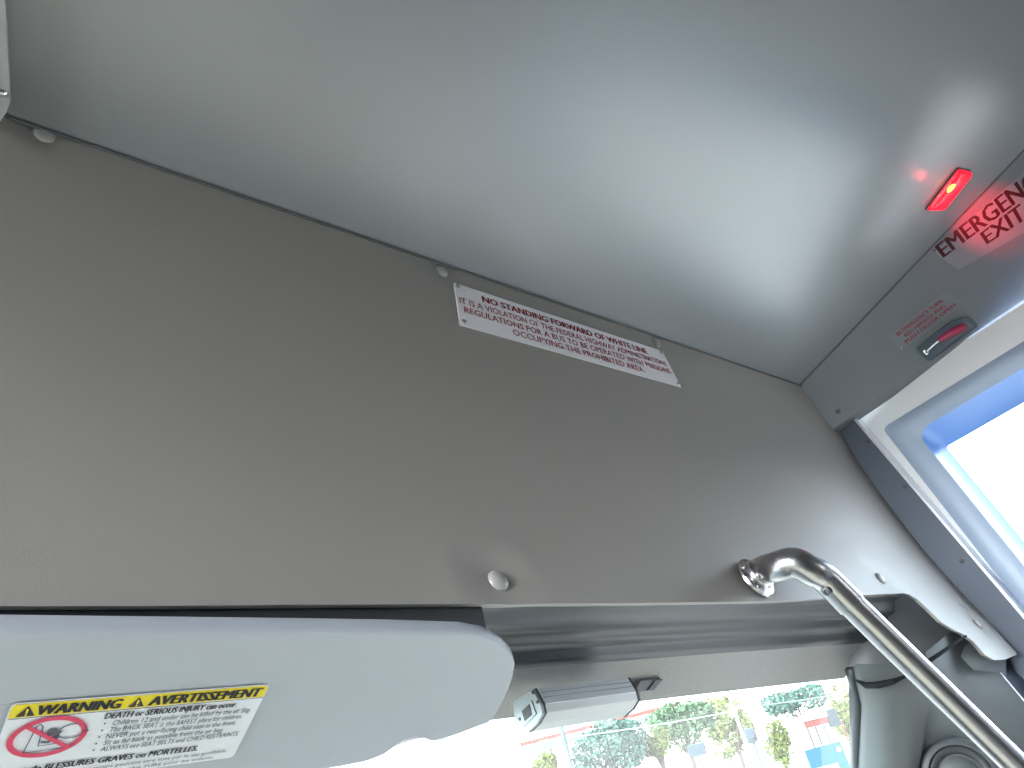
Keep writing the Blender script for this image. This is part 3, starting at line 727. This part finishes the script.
def tree(px, py, wpx, hpx, d, mt, label, n=900, lean=0., leaf=.13):
    c = at(px, py, d); s = d / FPX; rx, rz = wpx * s / 2, hpx * s / 2
    t = thing('street_tree', [c[0], c[1], GZ], label, 'tree', 'street trees beyond the windshield')
    tk = MB(); b = np.array([c[0], c[1], GZ]); tp = c - EZ * rz * .3
    tk.tube([b, b * .5 + tp * .5 + EX * lean, tp], [.13, .10, .07], 8)
    for i in range(4):
        a = i * 1.6 + px; e = c + np.array([math.cos(a) * rx * .6, math.sin(a) * rx * .6, rz * .35 * math.sin(a * 2.1)])
        tk.tube([tp * .7 + b * .3 + EZ * (tp[2] - b[2]) * .1, tp * .4 + e * .6, e], [.06, .04, .02], 6)
    obj('trunk', tk, A_BARK, t)
    lf = MB()
    blobs = [(np.array([0, 0, 0.]), 1.)] + [(np.array([math.cos(a) * .55, math.sin(a) * .55, rng.uniform(-.45, .5)]), rng.uniform(.45, .65)) for a in rng.uniform(0, 6.28, 7)]
    for i in range(n):
        o_, r_ = blobs[rng.integers(len(blobs))]
        v = rng.normal(size=3); v /= np.linalg.norm(v); v = o_ + v * r_ * rng.uniform(.5, 1) ** .5
        p = c + v * np.array([rx, rx, rz]) * .72
        u = unit(rng.normal(size=3)); w = unit(np.cross(u, rng.normal(size=3))); z = leaf * rng.uniform(.6, 1.4)
        lf.add([p - u * z, p + w * z * .5, p + u * z, p - w * z * .5], [(0, 1, 2, 3)])
    obj('crown', lf, mt, t, smooth=False)
tree(610, 752, 100, 84, 26, A_LEAF[0], 'wide blue green tree under the red canopy edge, left of the pale pole', 3600, leaf=.085)
tree(682, 726, 92, 62, 30, A_LEAF[2], 'mid green tree touching the pale pole from the left', 3000, leaf=.10)
tree(656, 742, 44, 40, 27, A_LEAF[1], 'small yellow green tree between the two larger green crowns', 1200, leaf=.08)
tree(730, 726, 64, 84, 34, A_LEAF[1], 'yellow green tree behind the pale leaning pole', 2400, leaf=.10)
tree(778, 744, 34, 62, 32, A_LEAF[1], 'narrow yellow green tree right of the dark signal head', 1300, leaf=.09)
tree(796, 702, 90, 34, 60, A_LEAF[0], 'dark distant tree above the kiosk roof', 2000, leaf=.18)
tree(846, 712, 44, 84, 40, A_LEAF[1], 'yellow green tree against the right windshield edge', 2000, leaf=.13)
tree(545, 768, 34, 40, 24, A_LEAF[1], 'small yellow green tree below the silver box', 900, leaf=.08)
def pole(px0, py0, d, wpx, mt, label, top=0.):
    p = at(px0, py0, d); r = wpx * d / FPX / 2
    t = thing('utility_pole', [p[0], p[1], GZ], label, 'pole', 'utility poles beyond the windshield')
    obj('shaft', MB().tube([[p[0], p[1], GZ], [p[0], p[1], p[2] + top]], [r, r * .85], 10), mt, t)
    return t, np.array([p[0], p[1], p[2] + top]), r
pole(562, 729, 16, 5.0, A_POLE, 'grey metal pole left of the blue green tree', 1.2)
tp_, ptop, prr = pole(730, 698, 22, 3.4, A_POLEW, 'pale pole leaning across the view beside the yellow green tree', .9)
obj('cross_arm', MB().box(ptop - EZ * .25, EX * .55, EYv * .04, EZ * .04), A_POLEW, tp_, smooth=False)
def wire(a, b, sag, label):
    pts = [a * (1 - t) + b * t - EZ * sag * 4 * t * (1 - t) for t in np.linspace(0, 1, 16)]
    tag(obj('street_wire', MB().tube(pts, .018, 6), A_POLEW), label, 'wire', 'overhead wires beyond the windshield')
wire(at(540, 741, 24), at(735, 711, 22.2), .05, 'thin pale wire crossing in front of the green trees')
wire(at(735, 708, 22.2), at(860, 690, 24), .05, 'thin pale wire running right from the pale pole')
# canopy with a red edge
def same_z(px, py, z): d = ray(px, py); return d * (z / d[2])
ca = at(676, 702.5, 44); cb = same_z(520, 743, ca[2])
cn = thing('station_canopy', [(ca[0] + cb[0]) / 2, (ca[1] + cb[1]) / 2, GZ], 'white canopy roof with a thin red edge behind the trees', 'canopy')
cdv = unit(np.cross(ca - cb, EZ)); cdv = cdv * np.sign(cdv @ ca)
obj('roof', MB().prism([cb, ca, ca + cdv * 6, cb + cdv * 6], EZ * -.30), A_WHITE, cn, smooth=False)
obj('red_edge', MB().prism([cb - cdv * .05, ca - cdv * .05, ca, cb], EZ * -.20), A_REDP, cn, smooth=False)
for t in (.12, .5, .88):
    p = cb * (1 - t) + ca * t + cdv * 3; obj('column', MB().tube([[p[0], p[1], GZ], [p[0], p[1], ca[2] - .3]], .16, 10), A_WHITE, cn)
# long white building
wa = at(575, 757, 58); wb_ = same_z(790, 738, max(wa[2], .2)) if wa[2] > 0 else at(790, 748, 60)
wb_ = at(800, 733, 70); zt = wb_[2]
wa = at(560, 745, 60)
bd = thing('white_building', [wb_[0], wb_[1], GZ], 'long low white building far behind the trees', 'building')
obj('wall', MB().prism([[wa[0], wa[1], GZ], [wb_[0], wb_[1], GZ], [wb_[0] + 3, wb_[1] + 6, GZ], [wa[0] + 3, wa[1] + 6, GZ]], [0, 0, zt - GZ]), A_WHITE, bd, smooth=False)
# kiosk with red band
kA, kB = at(803, 722, 36), at(826, 717, 36); kz = kA[2]; kB = same_z(826, 716.5, kz) if kz > .3 else kB
kv = kB - kA; kv[2] = 0; ks = unit(np.cross(kv, EZ)); ks *= np.sign(ks @ kA)
kr = EX * .9 * 1.0
ki = thing('roadside_kiosk', [kA[0], kA[1], GZ], 'white kiosk with a red band and slate blue side above the blue sign', 'kiosk')
obj('body', MB().prism([[kA[0], kA[1], GZ], [kB[0], kB[1], GZ], [*(kB + ks * 1.2)[:2], GZ], [*(kA + ks * 1.2)[:2], GZ]], [0, 0, kz - GZ - .05]), A_WHITE, ki, smooth=False)
obj('red_band', MB().prism([kA - ks * .06, kB - ks * .06, kB, kA], EZ * -.28), A_REDP, ki, smooth=False)
obj('white_band', MB().prism([kA - ks * .10, kB - ks * .10, kB + ks * 1.2, kA + ks * 1.2], EZ * .26), A_WHITE, ki, smooth=False)
ku = unit(kv)
obj('side_board', MB().box(kB + ku * .34 - EZ * .12, ku * .34, ks * .10, EZ * .38), A_NAVY, ki, smooth=False)
for t, mt in ((.02, A_TRIM), (.35, A_TRIM), (.72, A_TRIM), (1.45, A_REDP)):
    p = kA + kv * t - ks * .08; obj('post', MB().box([p[0], p[1], (GZ + kz - .3) / 2], ku * .025, ks * .03, [0, 0, (kz - .3 - GZ) / 2]), mt, ki, smooth=False)
# dark signal head and slate board on the poles
sgp = at(751, 735.5, 22.3); s_ = 22.3 / FPX
th = thing('signal_head', [sgp[0], sgp[1], GZ], 'dark slate signal head beside the pale pole', 'traffic signal')
vu = unit(np.cross(sgp, EZ)); vn_ = np.cross(vu, EZ)
obj('case', MB().box(sgp, vu * 5.2 * s_, vn_ * .10, EZ * 6.6 * s_), A_NAVY, th, smooth=False, bevel=.03)
obj('mast', MB().tube([sgp + vn_ * .16 * np.sign(vn_ @ sgp), [*(sgp + vn_ * .16 * np.sign(vn_ @ sgp))[:2], GZ]], .05, 8), A_POLE, th)
obj('hood', MB().tube([sgp - vn_ * .1 * np.sign(vn_ @ sgp), sgp - vn_ * .3 * np.sign(vn_ @ sgp)], 3.4 * s_, 12), A_NAVY, th)
sb = at(697, 750, 24); s2 = 24 / FPX; vu = unit(np.cross(sb, EZ)); vn_ = np.cross(vu, EZ)
bb = thing('blue_board', [sb[0], sb[1], GZ], 'slate blue board left of the pale pole under the green tree', 'board')
obj('panel', MB().box(sb, vu * 9 * s2, vn_ * .04, EZ * 5.5 * s2), A_NAVY, bb, smooth=False, bevel=.02)
obj('post', MB().tube([[sb[0], sb[1], GZ], [sb[0], sb[1], sb[2]]] + [], .04, 8), A_POLE, bb)
# blue street-side sign with white lettering bands and a white roundel
bsd = 14.
q1 = at(804.5, 750.5, bsd); q2 = same_z(842, 745.5, q1[2]) if abs(q1[2]) > .15 else at(842, 746, bsd)
bu_ = q2 - q1
if np.linalg.norm(bu_) > 2.5: q2 = at(842, 746, bsd); bu_ = q2 - q1
bu_[2] = 0; Lb = np.linalg.norm(bu_); bn = unit(np.cross(bu_, EZ)); bn *= -np.sign(bn @ q1)
BQ = [q1, q1 + bu_, q1 + bu_ - EZ * .8, q1 - EZ * .8]
bs = thing('blue_street_sign', [q1[0], q1[1], GZ], 'bright blue sign with white lettering at the lower right windshield corner', 'sign')
obj('panel', MB().prism(BQ, -bn * .05), A_BLUE, bs, smooth=False)
fb = quadmap(BQ, bn, .012); rn = MB()
pts = [fb(.88 + .06 * math.cos(a), .15 + .06 * Lb / .8 * math.sin(a)) for a in np.linspace(0, 2 * math.pi, 24, endpoint=False)]
rn.add(pts, [tuple(range(24))]); obj('roundel', rn, A_WHITE, bs, smooth=False)
tb = MB(); random.seed(3)
for (v0, v1, u0, u1, n) in [(.40, .56, .10, .72, 9), (.56, .78, .25, .97, 7)]:
    w_ = (u1 - u0) / n
    for i in range(n):
        a = u0 + i * w_; b = a + w_ * .88
        tb.add([fb(a, v0), fb(b, v0), fb(b, v1), fb(a, v1)], [(0, 1, 2, 3)])
obj('lettering', tb, A_WHITE, bs, smooth=False)
for t in (.08, .92):
    p = q1 + bu_ * t - bn * .09; obj('post', MB().tube([[p[0], p[1], GZ], [p[0], p[1], q1[2]]], .035, 8), A_POLE, bs)
